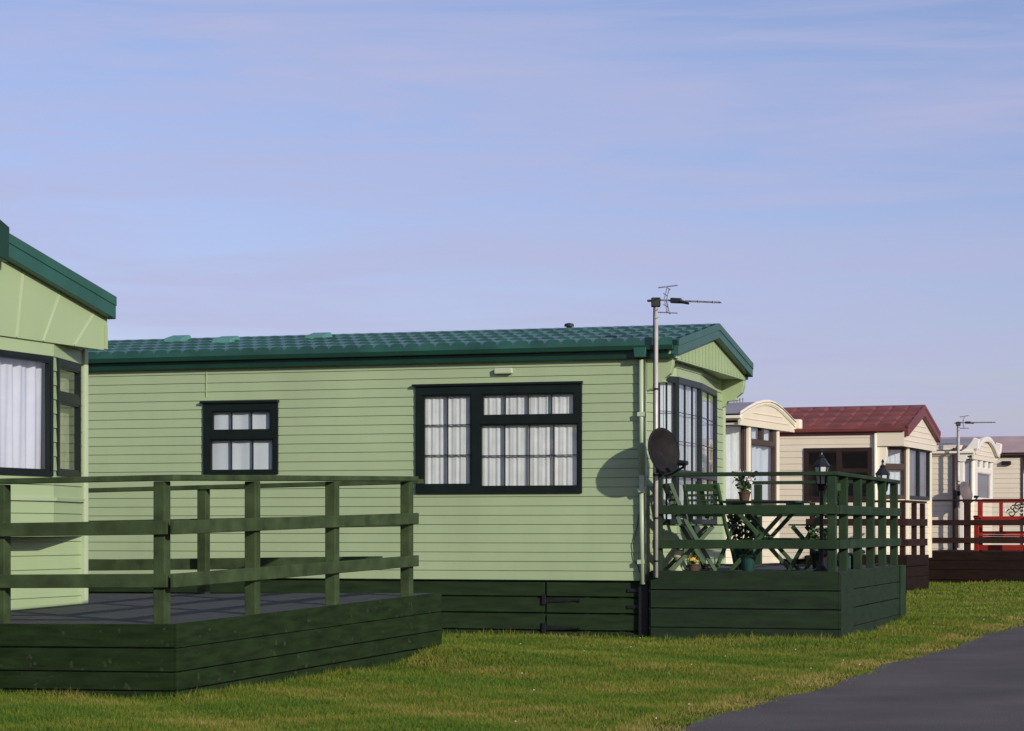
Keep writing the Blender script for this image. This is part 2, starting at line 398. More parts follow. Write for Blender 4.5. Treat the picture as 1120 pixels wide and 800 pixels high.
window(g, (-L0, 0), (1, 0), small[0]+L0, small[1]+L0, small[2], small[3],
       lt(small, G, [(232, 297, 449.5, 471.5, 3, 1), (230, 300, 480.5, 515.5, 3, 1)]),
       M['frame'], M['glass'], M['blind'], dcap=.03, period=.30, amp=.005, cdepth=.030)
for i, nc in ((1, 2), (2, 3), (3, 2)):
    a, t, d = facet(endsG, i); b = .032
    window(g, a, t, 0.004, d-.004, zlo, zhi, [(b, d-b, zt1, zhi-.06, nc, 3), (b, d-b, zlo+.05, zt0, nc, 1)], M['frame_grey'], M['glass_end'], M['blind'],
           name='bay_window', period=.20, amp=.008, front=.022, cdepth=.05, bar=.005, bead=.006)
# corbels under the gable overhang
for y0 in (.0, W0-.10):
    mb = MB(); zc = ZE-.0035
    ps = [(.03, zc), (.292, zc), (.29, zc-.07), (.27, zc-.15), (.21, zc-.195), (.20, zc-.215), (.225, zc-.235), (.10, zc-.245), (.07, zc-.30), (.03, zc-.32)]
    mb.prism(ps, 'y', y0+.004, y0+.10); mb.build('corbel', M['gable_green'], g, bevel=.006)
mb = MB(); mb.box(.03, .33, -.012, .14, ZE-.004, ZE+.012); mb.build('corbel_cap', M['siding_trim'], g)
# downpipe, rainwater head
mb = MB(); mb.tube((-.008, -.050, ZE-.02), (-.008, -.050, 1.6), .027, n=12); mb.tube((-.008, -.050, 1.6), (.006, -.058, ZB-.03), .027, n=12)
pp = mb.build('downpipe', M['siding_trim'], g, smooth=True)
for z in (2.2, 1.45, .75):
    mb = MB(); mb.box(-.045, .03, -.082, -.015, z-.02, z+.02); mb.build('pipe_clip', M['siding_trim'], pp)
mb = MB(); mb.prism([(-.06, 2.755), (.05, 2.755), (.06, 2.85), (-.07, 2.85)], 'y', -.145, -.04); mb.build('rainwater_head', M['barge'], g, bevel=.006)
# lamp over the window, panel seam
x0, x1, z0, z1 = rect(G, 542, 562, 403, 409.5)
mb = MB(); mb.box(x0, x1, -.06, -.011, z0, z1); mb.build('wall_light', M['siding_trim'], g, bevel=.012)
xs = G.wx(226); mb = MB(); mb.box(xs-.004, xs+.004, -.014, .002, ZE-.30, ZE-.002); mb.build('panel_seam', M['siding'], g)
# three roof vents and the flue on the ridge
for px, v in ((194, .80), (247, .62), (348, .70)):
    y = -.08+(W0/2+.08)*v; x = G.wx(px, y); z = lerp_profile(profG)(y)+.030
    vt = MB(); vt.hexa([(x-.13, y-.14, z-.03), (x+.13, y-.14, z-.03), (x+.13, y+.14, z+.02), (x-.13, y+.14, z+.02)],
                       [(x-.11, y-.11, z+.045), (x+.11, y-.11, z+.045), (x+.11, y+.11, z+.095), (x-.11, y+.11, z+.095)])
    o = vt.build('roof_vent', M['vent'], g, bevel=.015)
    fl = MB(); fl.box(x-.19, x+.19, y-.20, y-.145, z-.035, z-.005); fl.build('flashing', M['teal_tile'], o)
x = G.wx(622.5, W0/2); mb = MB(); mb.lathe([(.03, 0), (.03, .03), (.055, .032), (.05, .06), (.012, .07)], (x, W0/2, 3.215), 12); mb.build('flue', M['black'], g, smooth=False)
# timber skirting round the chassis, the slatted gate with strap hinges, post
def boards(mb, x0, x1, y, zs, gap=.022, th=.022):
    for a, b in zip(zs, zs[1:]): mb.box(x0, x1, y-th, y, a+gap/2, b-gap/2)
xg = G.wx(596); zs = [G.z(v, -.8) for v in (703, 690.3, 671.5, 653.5, 636)]
mb = MB(); boards(mb, -L0, xg-.01, .05, zs); mb.box(-L0, -.02, .055, .07, -.05, ZB-.002); sk = mb.build('skirting', M['skirt'], g, bevel=.003)
mb = MB(); boards(mb, xg+.01, -.05, .045, zs)
for xx in (xg+.42, xg+.78): mb.box(xx-.03, xx+.03, .046, .0545, .03, ZB-.02)
gt = mb.build('skirting_gate', M['skirt'], g, bevel=.003)
for py in (656.5, 687):
    z = G.z(py, -.7); mb = MB()
    mb.prism([(xg-.01, z-.028), (xg+.03, z-.028), (xg+.36, z-.012), (xg+.36, z+.008), (xg+.03, z+.022), (xg-.01, z+.022)], 'y', .008, .0205)
    mb.box(xg-.035, xg+.004, .004, .02, z-.05, z+.05); mb.tube((xg+.355, .014, z-.002), (xg+.355, .000, z-.002), .018)
    mb.build('strap_hinge', M['black'], gt, bevel=.003)
for py in (646, 664, 696):
    z = G.z(py, -.1); mb = MB(); mb.box(-.17, -.03, .006, .022, z-.018, z+.018); mb.build('hinge_plate', M['black'], gt, bevel=.003)
mb = MB(); mb.box(-.045, .05, -.03, .05, -.05, ZB-.015); mb.build('post', M['black'], g, bevel=.004)
# side skirting under the end wall
mb = MB(); mb.box(.0, .03, .06, W0, -.05, ZB-.004); mb.build('skirting', M['skirt'], g)
# thin loose cable at the corner
mb = MB(); pts = [(G.wx(703)-.02, -.022, 1.3), (-.06, -.022, 1.1), (-.10, -.024, .92), (-.09, -.024, .78), (-.05, -.024, .70), (-.02, -.03, .60)]
mb.path([Vector(p) for p in pts], .004, 6); mb.build('cable', M['fascia'], g)

# ================================================================== GREEN CARAVAN ON THE LEFT
WL = 3.47; LV = Fr(-4.545, 14.44, 20.5)
endsL = [(.0, .02), (.25, .80), (.25, 2.66), (.015, WL-.03)]
zbay = 1.02
zsofL = 2.455; zwt = LV.z(389, .22, 2.5); zwb = LV.z(521, .22, 2.5)
c2 = facet(endsL, 2)[2]; b2 = facet(endsL, 1)[2]
zc1, zc0 = LV.z(395, .1, 3.0), LV.z(521, .1, 3.0)
ehL = {1: [(.08, b2-.06, zwb+.03, zwt-.03)], 2: [(.10, c2-.10, zc0+.03, zc1-.03)]}
profL = slope(WL, -.07, 2.80, 3.15)
l = van(LV, 'pale green caravan cut off by the left edge, bay window above the wide green deck', 9.0, WL, .45, 2.56, profL, .30, endsL,
        M['gable_green'], M['siding_trim'], M['teal_tile'], M['barge'], M['fascia'], M['gable_green'], GREEN,
        tiled=dict(dx=.04, per=.165, amp=.02, courses=5, lift=.025), zsof=zsofL, bay_bottom=zbay, end_holes=ehL, barge_t=.165, groove='fan', course=.105)
a, t, d = facet(endsL, 1)
window(l, a, t, .05, d-.03, zwb, zwt, [(.09, d-.068, zwb+.035, zwt-.035, 1, 1)], M['frame'], M['glass_end'], M['lace'], name='bay_window', period=.16, amp=.018, front=.02)
a, t, d = facet(endsL, 2)
zm1, zm0 = LV.z(432, .1, 3), LV.z(441, .1, 3)
window(l, a, t, .07, d-.08, zc0, zc1, [(.115, d-.12, zm1, zc1-.055, 1, 1), (.115, d-.12, zc0+.035, zm0, 1, 1)], M['frame'], M['glass_end'], M['stone'], name='bay_window', period=.3, amp=.006, front=.02)
zz = LV.z(546, .22, 2.4); mb = MB()
for i in (0, 1, 2):
    a, t, d = facet(endsL, i); n = (t[1], -t[0])
    q = lambda s, o, z: (a[0]+t[0]*s+n[0]*o, a[1]+t[1]*s+n[1]*o, z)
    mb.hexa([q(0, .0, zz-.012), q(0, .022, zz-.012), q(d, .022, zz-.012), q(d, .0, zz-.012)], [q(0, .0, zz+.012), q(0, .028, zz+.012), q(d, .028, zz+.012), q(d, .0, zz+.012)])
mb.build('bay_sill', M['siding_trim'], l)
# finial block at the apex
zr = 3.16; mb = MB(); mb.prism([(WL/2-.13, zr-.21), (WL/2, zr-.19), (WL/2+.13, zr-.21), (WL/2+.14, zr+.035), (WL/2, zr+.085), (WL/2-.14, zr+.035)], 'x', .235, .385)
mb.build('apex_cap', M['fascia'], l, bevel=.008)
xk, zk = .012, LV.z(561, .0, 2.1)
mb = MB(); mb.tube((.252, 2.0, zk), (.272, 2.0, zk), .075, .06, 18); mb.build('wall_light', M['pink_plate'], l, bevel=.006)

# ================================================================== DECKS
def deck(fr, label, group, x0, x1, y0, y1, zf, wood, rail, floor_m, front, side, back=None, zsk=None, tilt=(0, 0), rails=(.275, .61), rtop=.945, psz=.082, rh=.088,
         extra=None, skirt_faces=('front', 'right')):
    """front/side/back: post positions along the edge; the near right corner of the floor is (x1,y0)"""
    r = thing('veranda_deck', label, 'deck', (fr.X, fr.Y, 0), -fr.a, group)
    T = lambda x, y, z: (x, y, z+(tilt[0]*(y-y0)+tilt[1]*(x-x1) if z > .02 else 0))
    # floor boards
    mb = MB(); x = x0
    while x < x1-.01: mb.box(x, min(x+.138, x1), y0+.002, y1-.002, zf-.03, zf); x += .145
    mb.box(x0+.03, x1-.03, y0+.03, y1-.03, .03, zf-.04)
    mb.map(T).build('floor', floor_m, r, bevel=.004)
    zs = zsk or [-.06, zf*.10, zf*.42, zf*.71, zf+.008]
    def jit(a, b): return a+random.uniform(-.002, .002), b+random.uniform(-.002, .002)
    if 'front' in skirt_faces:
        mb = MB()
        for a, b in zip(zs, zs[1:]):
            a, b = jit(a, b); mb.box(x0, x1-.002, y0-.024, y0, a+.004, b-.004)
        mb.map(T).build('skirting', wood, r, bevel=.004)
    if 'right' in skirt_faces:
        mb = MB()
        for a, b in zip(zs, zs[1:]):
            a, b = jit(a, b); mb.box(x1, x1+.024, y0-.024, y1, a+.004, b-.004)
        mb.map(T).build('skirting', wood, r, bevel=.004)
    mb = MB(); mb.box(x0, x1-.002, y1, y1+.024, -.05, zf-.006); mb.map(T).build('skirting', wood, r)
    mb = MB(); mb.box(x0-.024, x0-.001, y0, y1, -.05, zf-.006); mb.map(T).build('skirting', wood, r)
    h = psz/2; zt = zf+rtop
    def post(x, y): mb = MB(); mb.box(x-h, x+h, y-h, y+h, zf-.02, zt-.042); mb.map(T).build('post', rail, r, bevel=.006)
    def run(p, q, offs, cap=True):
        for k, zc in enumerate(rails):
            mb = MB(); a = (p[0]+offs[0], p[1]+offs[1], zf+zc); b = (q[0]+offs[0], q[1]+offs[1], zf+zc)
            mb.bar(a, b, .028, rh); mb.map(T).build('rail', rail, r, bevel=.005)
        if cap:
            mb = MB(); mb.bar((p[0], p[1], zt-.02), (q[0], q[1], zt-.02), .115, .038); mb.map(T).build('handrail', rail, r, bevel=.006)
    o = h+.016; ex = .10
    yp = y0+.06; xp = x1-.07
    for x in front: post(x, yp)
    for y in side: post(xp, y)
    if back is not None:
        for x in back: post(x, y1-.06)
    return r, post, run, (o, yp, xp)
DK = Fr(-2.12, 14.4, 20.5)
r, post, run, (o, yp, xp) = deck(DK, 'green stained deck before the bay window at the left, lighter rails and grey boards', 'dark green veranda decks',
    -3.3, 0, 0, 4.37, .475, M['wood'], M['rail'], M['deck_board'], front=[-.13, -1.31, -2.5], side=[1.20, 2.48, 3.87], back=[-2.11],
    zsk=[-.06, .055, .175, .325, .482], tilt=(.0185, .012))
run((-3.3, yp), (-.055, yp), (0, -o), cap=False); run((xp, -.02), (xp, 3.95), (o, 0), cap=False)
T = lambda x, y, z: (x, y, z+.0185*y+.012*x)
for p, q in (((-3.3, yp, .475+.925), (-.016, yp, .475+.925)), ((xp, yp+.062, .475+.925), (xp, 3.98, .475+.925)), ((xp-.06, 4.31, .475+.905), (-3.6, 4.31, .475+.885))):
    mb = MB(); mb.bar(p, q, .115, .038); mb.map(T).build('handrail', M['rail'], r, bevel=.006)
for zc in (.275, .61):
    mb = MB(); mb.bar((-.5 if zc < .4 else -.30, 4.31+o, .475+zc-.02), (-3.6, 4.31+o, .475+zc-.03), .028, .095); mb.map(T).build('rail', M['rail'], r, bevel=.005)

x1R = 1.94; y0R = -.10
r, post, run, (o, yp, xp) = deck(G, 'dark green deck with table and folding chairs beside the middle caravan', 'dark green veranda decks',
    .10, x1R, y0R, 4.22, .66, M['wood_r'], M['rail_r'], M['deck_board'], front=[.155, x1R-.07], side=[.62, 1.5, 2.35, 3.2, 4.1], back=[.3],
    zsk=[-.06, .115, .30, .48, .670], rails=(.265, .60), rtop=.965)
run((.115, yp), (x1R, yp), (0, -o)); run((xp, yp+.07), (xp, 4.2), (o, 0)); run((.24, 4.16), (xp-.07, 4.16), (0, o))
mb = MB(); mb.box(x1R+.0245, x1R+.034, y0R-.02, .62, -.05, .64); mb.build('cover_board', M['wood_r'], r, bevel=.004)
mb = MB(); mb.box(x1R+.0245, x1R+.05, 3.86, 4.22, -.05, .66); mb.build('cover_board', M['rail_r'], r, bevel=.004)

# brown decks farther off
D1 = Fr(6.55, 38.0, 21)
r, post, run, (o, yp, xp) = deck(D1, 'small dark brown deck behind the far right corner of the green deck', 'brown veranda decks', -1.7, 0, 0, 1.9, .62,
    M['brown_wood'], M['brown_rail'], M['brown_wood'], front=[-.07, -1.6], side=[1.05, 1.8], rails=(.22, .56), rtop=.93, rh=.12)
run((-1.7, yp), (0, yp), (0, -o)); run((xp, yp+.07), (xp, 1.9), (o, 0))
EF = Fr(9.565, 49.0, 21)
r, post, run, (o, yp, xp) = deck(EF, 'long dark brown deck carrying the red bench at the right edge', 'brown veranda decks', -.25, 3.6, -3.94, -.15, .62,
    M['brown_wood'], M['brown_rail'], M['brown_wood'], front=[.0, .86, 2.06, 3.4], side=[-2.6, -1.3, -.2], rails=(.22, .57), rtop=1.03, psz=.12, rh=.11)
run((-.25, yp), (3.6, yp), (0, -o)); run((xp, yp+.07), (xp, -.15), (o, 0))

# ================================================================== FAR CARAVANS
CREAM = 'cream static caravans'
C = Fr(3.111, 34.82, 23); WC = 2.9
endsC = [(0, 0), (.3, .61), (.3, 2.14), (0, WC)]
zA, zB_ = C.z(463, .3, 1.2), C.z(552, .3, 1.2)
ehC = {i: [(.06, facet(endsC, i)[2]-.06, zB_+.04, zA-.04)] for i in (0, 1, 2)}
profC = [(-.06, 2.80), (.3, 2.89), (.75, 2.985), (1.15, 3.035), (1.45, 3.05), (1.75, 3.035), (2.15, 2.97), (2.6, 2.86), (2.96, 2.775)]
c = van(C, 'cream caravan with low arched gable and brown window frames behind the green deck', 8.5, WC, .52, 2.74, profC, .42, endsC,
        M['cream'], M['cream_trim'], M['grey_roof'], M['cream_trim'], M['cream_trim'], M['cream'], CREAM, zsof=2.66, end_holes=ehC, barge_d=(-.012, .0), barge_t=.085, groove='boards',
        course=.11, skirt_m=M['brown_wood'], fasc_h=.08)
a, t, d = facet(endsC, 0); window(c, a, t, .02, d-.02, zB_, zA, [(.07, d-.1, zB_+.06, zA-.06, 1, 1)], M['brown_frame'], M['glass_end'], M['curtain'], name='bay_window', period=.14, amp=.03)
a, t, d = facet(endsC, 1); zq0, zq1 = C.z(487.5, .3, 1.4), C.z(482.5, .3, 1.4)
window(c, a, t, .02, d-.02, zB_, zA, [(.14, .68, zq1, zA-.05, 1, 1), (.80, d-.22, zq1, zA-.05, 1, 1), (.14, d-.14, zB_+.06, zq0, 1, 1)], M['brown_frame'], M['glass_end'], M['blind'], name='bay_window', period=.4, amp=.04)
a, t, d = facet(endsC, 2); window(c, a, t, .02, d-.02, zB_, zA, [(.1, d-.1, zB_+.06, zA-.06, 1, 1)], M['brown_frame'], M['glass_end'], M['blind'], name='bay_window')
for y, x in ((.60, .325), (2.15, .325)):
    mb = MB(); mb.box(x-.02, x+.03, y-.05, y+.05, .52, 2.66); mb.build('corner_trim', M['cream_trim'], c, bevel=.006)
mb = MB(); mb.box(.36, .50, 2.90, 3.04, 2.70, 2.86); mb.build('barge_cap', M['cream_trim'], c, bevel=.02)
for k in range(4):
    mb = MB(); xx = -.17+.047*k; mb.lathe([(.012, 0), (.012, .05), (.018, .055), (.010, .08)], (xx, 1.45, 3.065), 8); mb.build('roof_stud', M['grey_metal'], c)

D = Fr(6.56, 41.0, 21); WD = 3.0
endsD = [(0, 0), (.02, .18), (.38, .66), (.38, 2.88), (.06, WD)]
zA, zB_ = D.z(489.5, .38, 1.5), D.z(546.5, .38, 1.5)
dw = (D.wx(879.5), D.wx(953.5), D.z(548, -.7), D.z(490, -.7))
ehD = {i: [(.06, facet(endsD, i)[2]-.06, zB_+.04, zA-.04)] for i in (1, 2)}
dd = van(D, 'cream caravan with red tiled roof and a dark window beside its front corner', 9, WD, .52, 2.76, slope(WD, .06, 2.87, 3.31), .52, endsD,
         M['cream'], M['cream_trim'], M['red_tile'], M['red_barge'], M['red_barge'], M['cream_pink'], CREAM, tiled=dict(dx=.05, per=.30, amp=.035, courses=4, lift=.04),
         zsof=2.555, holes=[ins(dw, .05)], end_holes=ehD, barge_t=.20, groove='boards', course=.115, skirt_m=M['brown_wood'])
window(dd, (-9, 0), (1, 0), dw[0]+9, dw[1]+9, dw[2], dw[3], [(dw[0]+9.07, dw[0]+9.60, dw[2]+.07, dw[3]-.07, 1, 1), (dw[0]+9.68, dw[1]+8.93, dw[2]+.07, dw[3]-.45, 1, 1),
       (dw[0]+9.68, dw[1]+8.93, dw[3]-.39, dw[3]-.07, 1, 1)], M['brown_dark'], M['glass_dim'], None)
a, t, d = facet(endsD, 1); zq = D.z(510, .2, .4)
window(dd, a, t, .03, d-.03, zB_, zA, [(.10, d-.08, zq+.03, zA-.06, 1, 1), (.10, d-.08, zB_+.06, zq-.06, 1, 2)], M['brown_frame'], M['glass_end'], M['blind'], name='bay_window')
a, t, d = facet(endsD, 2)
window(dd, a, t, .05, d-.05, zB_, zA, [(.16, d*.50-.03, zB_+.05, zA-.05, 1, 1), (d*.50+.06, d-.14, zB_+.05, zA-.05, 1, 1)], M['frame_grey'], M['glass_end'], M['grey_blind'], name='bay_window')
mb = MB(); mb.box(.38, .43, .62, .74, .52, 2.55); mb.build('corner_trim', M['cream_trim'], dd, bevel=.006)
mb = MB(); mb.box(.38, .43, 2.80, 2.92, .52, 2.55); mb.build('corner_trim', M['cream_trim'], dd, bevel=.006)
mb = MB(); mb.prism([(.02, 2.552), (.17, 2.552), (.165, 2.38), (.12, 2.22), (.07, 2.12), (.05, 2.02), (.02, 2.0)], 'y', -.02, .10); mb.build('corbel', M['cream_trim'], dd, bevel=.008)
mb = MB(); mb.tube((-.03, -.05, 2.78), (-.03, -.05, .6), .028, n=10); mb.build('downpipe', M['cream_trim'], dd, smooth=True)
mb = MB(); mb.box(.0, .485, -.055, -.02, 2.553, 2.80); mb.build('boxed_eave', M['cream'], dd)

E = EF; WE = 3.0
endsE = [(0, 0), (.28, .4), (.28, 2.7), (.02, WE)]
zA, zB_ = E.z(499, .28, 1.4), E.z(549, .28, 1.4)
ehE = {i: [(.06, facet(endsE, i)[2]-.06, zB_+.04, zA-.04)] for i in (0, 1)}
profE = [(-.06, 2.74), (.25, 2.79), (.5, 2.90), (.8, 2.98), (1.2, 3.03), (1.5, 3.04), (1.8, 3.03), (2.2, 2.96), (2.5, 2.86), (2.75, 2.76), (3.06, 2.72)]
ee = van(E, 'cream caravan with white scroll ended arched gable beside the far aerial', 9, WE, .52, 2.86, profE, .36, endsE, M['cream'], M['white'],
         M['grey_roof'], M['white'], M['cream_trim'], M['cream_pink'], CREAM, zsof=2.57, end_holes=ehE, barge_t=.10, groove='boards', course=.115, skirt_m=M['brown_wood'], fasc_h=.10)
a, t, d = facet(endsE, 0); window(ee, a, t, .02, d-.02, zB_, zA, [(.08, d-.08, zB_+.06, zA-.06, 1, 1)], M['white'], M['glass_end'], M['grey_blind'], name='bay_window')
a, t, d = facet(endsE, 1); zq = E.z(516, .28, 1.4); w3 = (d-.2)/3
window(ee, a, t, .02, d-.02, zB_, zA, [(.1+k*w3+.12, .1+(k+1)*w3-.10, zq+.07, zA-.08, 1, 1) for k in range(3)]+[(.22, d-.2, zB_+.07, zq-.03, 1, 1)], M['white'], M['glass_end'], M['grey_blind'], name='bay_window')
for y0 in (-.06, WE-.08):
    mb = MB(); mb.prism([(.0, 2.66), (.0, 2.50), (.14, 2.50), (.20, 2.62), (.36, 2.66), (.44, 2.78), (.46, 2.98), (.34, 3.02), (.28, 2.92), (.18, 2.80), (.08, 2.74)], 'y', y0, y0+.14)
    mb.build('scroll_bracket', M['white'], ee, bevel=.015)
mb = MB(); mb.tube((-.06, -.06, 2.8), (-.06, -.06, .6), .05, n=10); mb.build('downpipe', M['brown_frame'], ee, smooth=True)
mb = MB(); mb.box(-.03, .12, -.03, .16, .5, 2.52); mb.build('corner_trim', M['white'], ee, bevel=.01)

Fv = Fr(12.72, 57.0, 21)
ff = van(Fv, 'cream caravan with faded pink roof, half cut off by the right edge', 8, 3.0, .52, 2.86, slope(3.0, .06, 2.95, 3.42), .35, [(0, 0), (0, 3.0)], M['cream'], M['brown_frame'],
         M['pink_roof'], M['pink_roof'], M['brown_frame'], M['cream_pink'], CREAM, zsof=2.6, barge_t=.18, groove='boards', course=.12, skirt_m=M['brown_wood'], fasc_h=.10)
x = Fv.wx(1101); mb = MB(); mb.box(x-.12, x+.12, -.10, -.012, 2.66, 2.76); mb.build('wall_light', M['black'], ff, bevel=.02)

# ================================================================== AERIAL POLES AND DISHES
def clip_tube(mb, p, q, r): mb.tube(p, q, r, n=8)
def aerial(fr, x, y, zbot, ztop, label, boom, r=.0185, ang=0, sc=1.0):
    X, Y = fr.w(x, y); t = thing('aerial_pole', label, 'aerial', (X, Y, 0), 0, 'television aerials on poles')
    mb = MB(); mb.tube((0, 0, zbot), (0, 0, ztop-.06), r, n=14); mb.build('pole', M['white_metal'], t, smooth=True)
    mb = MB(); z = zbot+.15
    while z < ztop-.5: mb.tube((0, 0, z), (0, 0, z+.018), r+.004, n=12); z += .42
    mb.build('tape_band', M['black'], t)
    mb = MB(); mb.path([Vector((-r-.007, -.004, zbot)), Vector((-r-.007, -.004, ztop-.15)), Vector((-r-.004, -.004, ztop+.02))], .006, 6); mb.build('cable', M['black'], t)
    mb = MB(); mb.box(-.05, .04, -.035, .035, ztop-.07, ztop+.02); mb.tube((-.05, 0, ztop-.01), (-.09, 0, ztop-.01), .012); mb.build('clamp', M['black'], t, bevel=.008)
    y_ = thing_part('antenna', t)
    d = Vector((math.cos(ang), math.sin(ang), boom[1])).normalized(); n = Vector((-d.y, d.x, 0)).normalized()
    p0 = Vector((-.03, 0, ztop)); mb = MB(); mb.tube(p0, p0+d*boom[0], .009*sc, n=6)
    k = 0
    for s in np.arange(.30, boom[0], .072):
        c = p0+d*s; L_ = .11-.03*(s/boom[0]); mb.tube(c-n*L_, c+n*L_, .004*sc, n=5)
        if k % 2 == 0: mb.tube(c-Vector((0, 0, .012)), c+Vector((0, 0, .012)), .010*sc, n=5)
        k += 1
    mb.build('boom', M['grey_metal'], y_)
    mb = MB(); c = p0+d*.23; mb.bar(c-d*.06, c+d*.05, .06, .05); mb.bar(c+d*.03+Vector((0, 0, -.01)), c+d*.12+Vector((0, 0, -.02)), .10, .022); mb.build('dipole_box', M['black'], y_, bevel=.008)
    mb = MB(); c = p0+d*.12
    for sg in (-1, 1):                                  # corner reflector: two wire wings swept back
        for k in (1, 3):
            q = c+Vector((0, 0, sg*(.02+.033*k)))+d*(-.01+.012*k); mb.tube(q-n*.15, q+n*.15, .0045*sc, n=5)
        for s in (-.07, .07): mb.tube(c+n*s, c+n*s+Vector((0, 0, sg*.125))+d*.03, .005*sc, n=5)
        q = c+Vector((0, 0, sg*.12))+d*.03; mb.tube(q-d*.10, q+d*.09+Vector((0, 0, .03 if sg > 0 else 0)), .006*sc, n=5)
    mb.build('reflector', M['grey_metal'], y_)
    return t
def thing_part(name, parent):
    o = bpy.data.objects.new(name, None); COL.objects.link(o); o.parent = parent; return o
PX, PY = .165, -.15
aerial(G, PX, PY, .60, 3.31, 'tall pale pole with aerial on top rising at the corner of the middle caravan', (.66, -.06), ang=R(-12))
aerial(E, .06, -.30, .66, 3.33, 'thin pole with horizontal aerial beside the white scrolled gable far right', (.80, .0), r=.026, ang=R(-10), sc=1.5)
def dish(fr, x, y, z, az, el, w, h, label, m, pole):
    X, Y = fr.w(x, y); t = thing('satellite_dish', label, 'satellite dish', (X, Y, z), 0, 'satellite dishes')
    n = Vector((math.sin(R(az))*math.cos(R(el)), -math.cos(R(az))*math.cos(R(el)), math.sin(R(el)))).normalized()
    a = n.cross(Vector((0, 0, 1))).normalized(); b = a.cross(n); a = -a
    mb = MB(); rings = 8; seg = 36
    for back in (0, 1):
        for i in range(rings+1):
            rr = i/rings
            for k in range(seg):
                q = 2*math.pi*k/seg; p = a*(w/2*rr*math.cos(q))+b*(h/2*rr*math.sin(q))+n*(.055*rr*rr-.012*back); mb.v.append(tuple(p))
    st = (rings+1)*seg
    for back in (0, 1):
        for i in range(rings):
            for k in range(seg):
                k2 = (k+1) % seg; q = [back*st+i*seg+k, back*st+i*seg+k2, back*st+(i+1)*seg+k2, back*st+(i+1)*seg+k]; mb.f.append(tuple(q if not back else q[::-1]))
    for k in range(seg): k2 = (k+1) % seg; mb.f.append((rings*seg+k, rings*seg+k2, st+rings*seg+k2, st+rings*seg+k))
    mb.build('reflector', m, t, smooth=True)
    bot = -b*(h/2-.01)+n*.05; tip = n*.30-b*(h*.36)
    mb = MB(); mb.path([-n*.05-b*(h*.40), bot-b*.03-n*.02, bot-b*.035+n*.05, tip-b*.045], .012, 8); mb.build('feed_arm', M['black'], t)
    mb = MB(); mb.tube(tip-n*.03-b*.02, tip+n*.03-b*.02, .022, n=10); mb.tube(tip-n*.07-b*.0, tip-n*.02-b*.01, .03, .024, n=12); mb.build('receiver', M['black'], t)
    mb = MB(); pw = fr.w(*pole); pv = Vector((pw[0]-X, pw[1]-Y, -.02)); mb.bar(-n*.01, -n*.06, .07, .09); mb.bar(-n*.04, pv, .035, .05); mb.box(pv.x-.035, pv.x+.035, pv.y-.035, pv.y+.035, pv.z-.05, pv.z+.05); mb.bar(-n*.015-b*.02, -n*.07-b*(h*.45), .04, .03); mb.build('bracket', M['black'], t, bevel=.006)
    return t
dish(G, .25, -.33, 1.825, 42, 10, .425, .445, 'charcoal satellite dish on the pole at the middle caravan corner', M['dish'], (PX, PY))
dish(E, .20, -.42, 1.84, 42, 16, .40, .46, 'brownish satellite dish in front of the white window far right', M['dish_far'], (.06, -.30))

# ================================================================== ON THE GREEN DECK
ZF = .66
def place(fr, x, y, z=ZF): X, Y = fr.w(x, y); return (X, Y, z)
def make_chair(label, loc, rz):
    t = thing('folding_chair', label, 'chair', loc, rz, 'green slatted folding chairs'); w = .19
    for s in (-1, 1):
        mb = MB(); mb.bar((s*w, .20, 0), (s*w, -.08, .46), .028, .04, (0, 1, 0)); mb.bar((s*w, -.08, .455), (s*w*.97, -.25, .86), .028, .04, (0, 1, 0)); mb.build('leg', M['chair'], t, bevel=.004)
        mb = MB(); mb.bar((s*(w-.032), -.24, 0), (s*(w-.032), .18, .44), .028, .04, (0, 1, 0)); mb.build('leg', M['chair'], t, bevel=.004)
    mb = MB()
    for k in range(6): y = -.17+.072*k; mb.box(-w+.018, w-.018, y-.028, y+.028, .445, .462)
    mb.build('seat', M['chair'], t, bevel=.003)
    mb = MB()
    for k, z in enumerate((.55, .60, .65, .70, .75)):
        y = -.08-.17*(z-.455)/.405; mb.bar((-w+.012, y, z), (w-.012, y, z), .014, .024)
    z = .825; y = -.08-.17*(z-.455)/.405; mb.bar((-w+.01, y, z), (w-.01, y, z), .02, .075)
    mb.bar((0, -.105, .52), (0, -.235, .82), .05, .012, (0, 1, 0)); mb.build('backrest', M['chair'], t, bevel=.003)
    mb = MB(); mb.tube((-w, .17, .05), (w, .17, .05), .01); mb.build('stretcher', M['chair'], t)
    return t
ch = make_chair('green folding chair with its slatted back to the camera, second from the pole', place(G, .52, .74), -G.a+R(-14))
for lab, x, y, a in (('green folding chair nearest the dish pole, seen edge on', .44, .20, R(-66)),
                     ('green folding chair between the table and the black lantern corner', 1.60, .60, R(75)),
                     ):
    c2_ = copy_tree(ch); c2_.location = place(G, x, y); c2_.rotation_euler = (0, 0, -G.a+a); c2_['label'] = lab
tb = thing('folding_table', 'green slatted folding table with crossed legs and a plant on top', 'table', place(G, 1.06, .78), -G.a)
mb = MB()
for k in range(7): y = -.30+.1*k; mb.box(-.40, .40, y-.044, y+.044, .672, .694)
for x in (-.30, .30): mb.box(x-.03, x+.03, -.34, .34, .65, .671)
mb.build('tabletop', M['table'], tb, bevel=.004)
for s in (-1, 1):
    for q in (-1, 1):
        mb = MB(); yy = s*(.26 if q > 0 else .22); mb.bar((-q*.30, yy, 0), (q*.30, yy, .65), .04, .03, (0, 1, 0)); mb.build('leg', M['table'], tb, bevel=.004)
mb = MB(); mb.tube((0, -.25, .325), (0, .25, .325), .014); mb.build('stretcher', M['table'], tb)

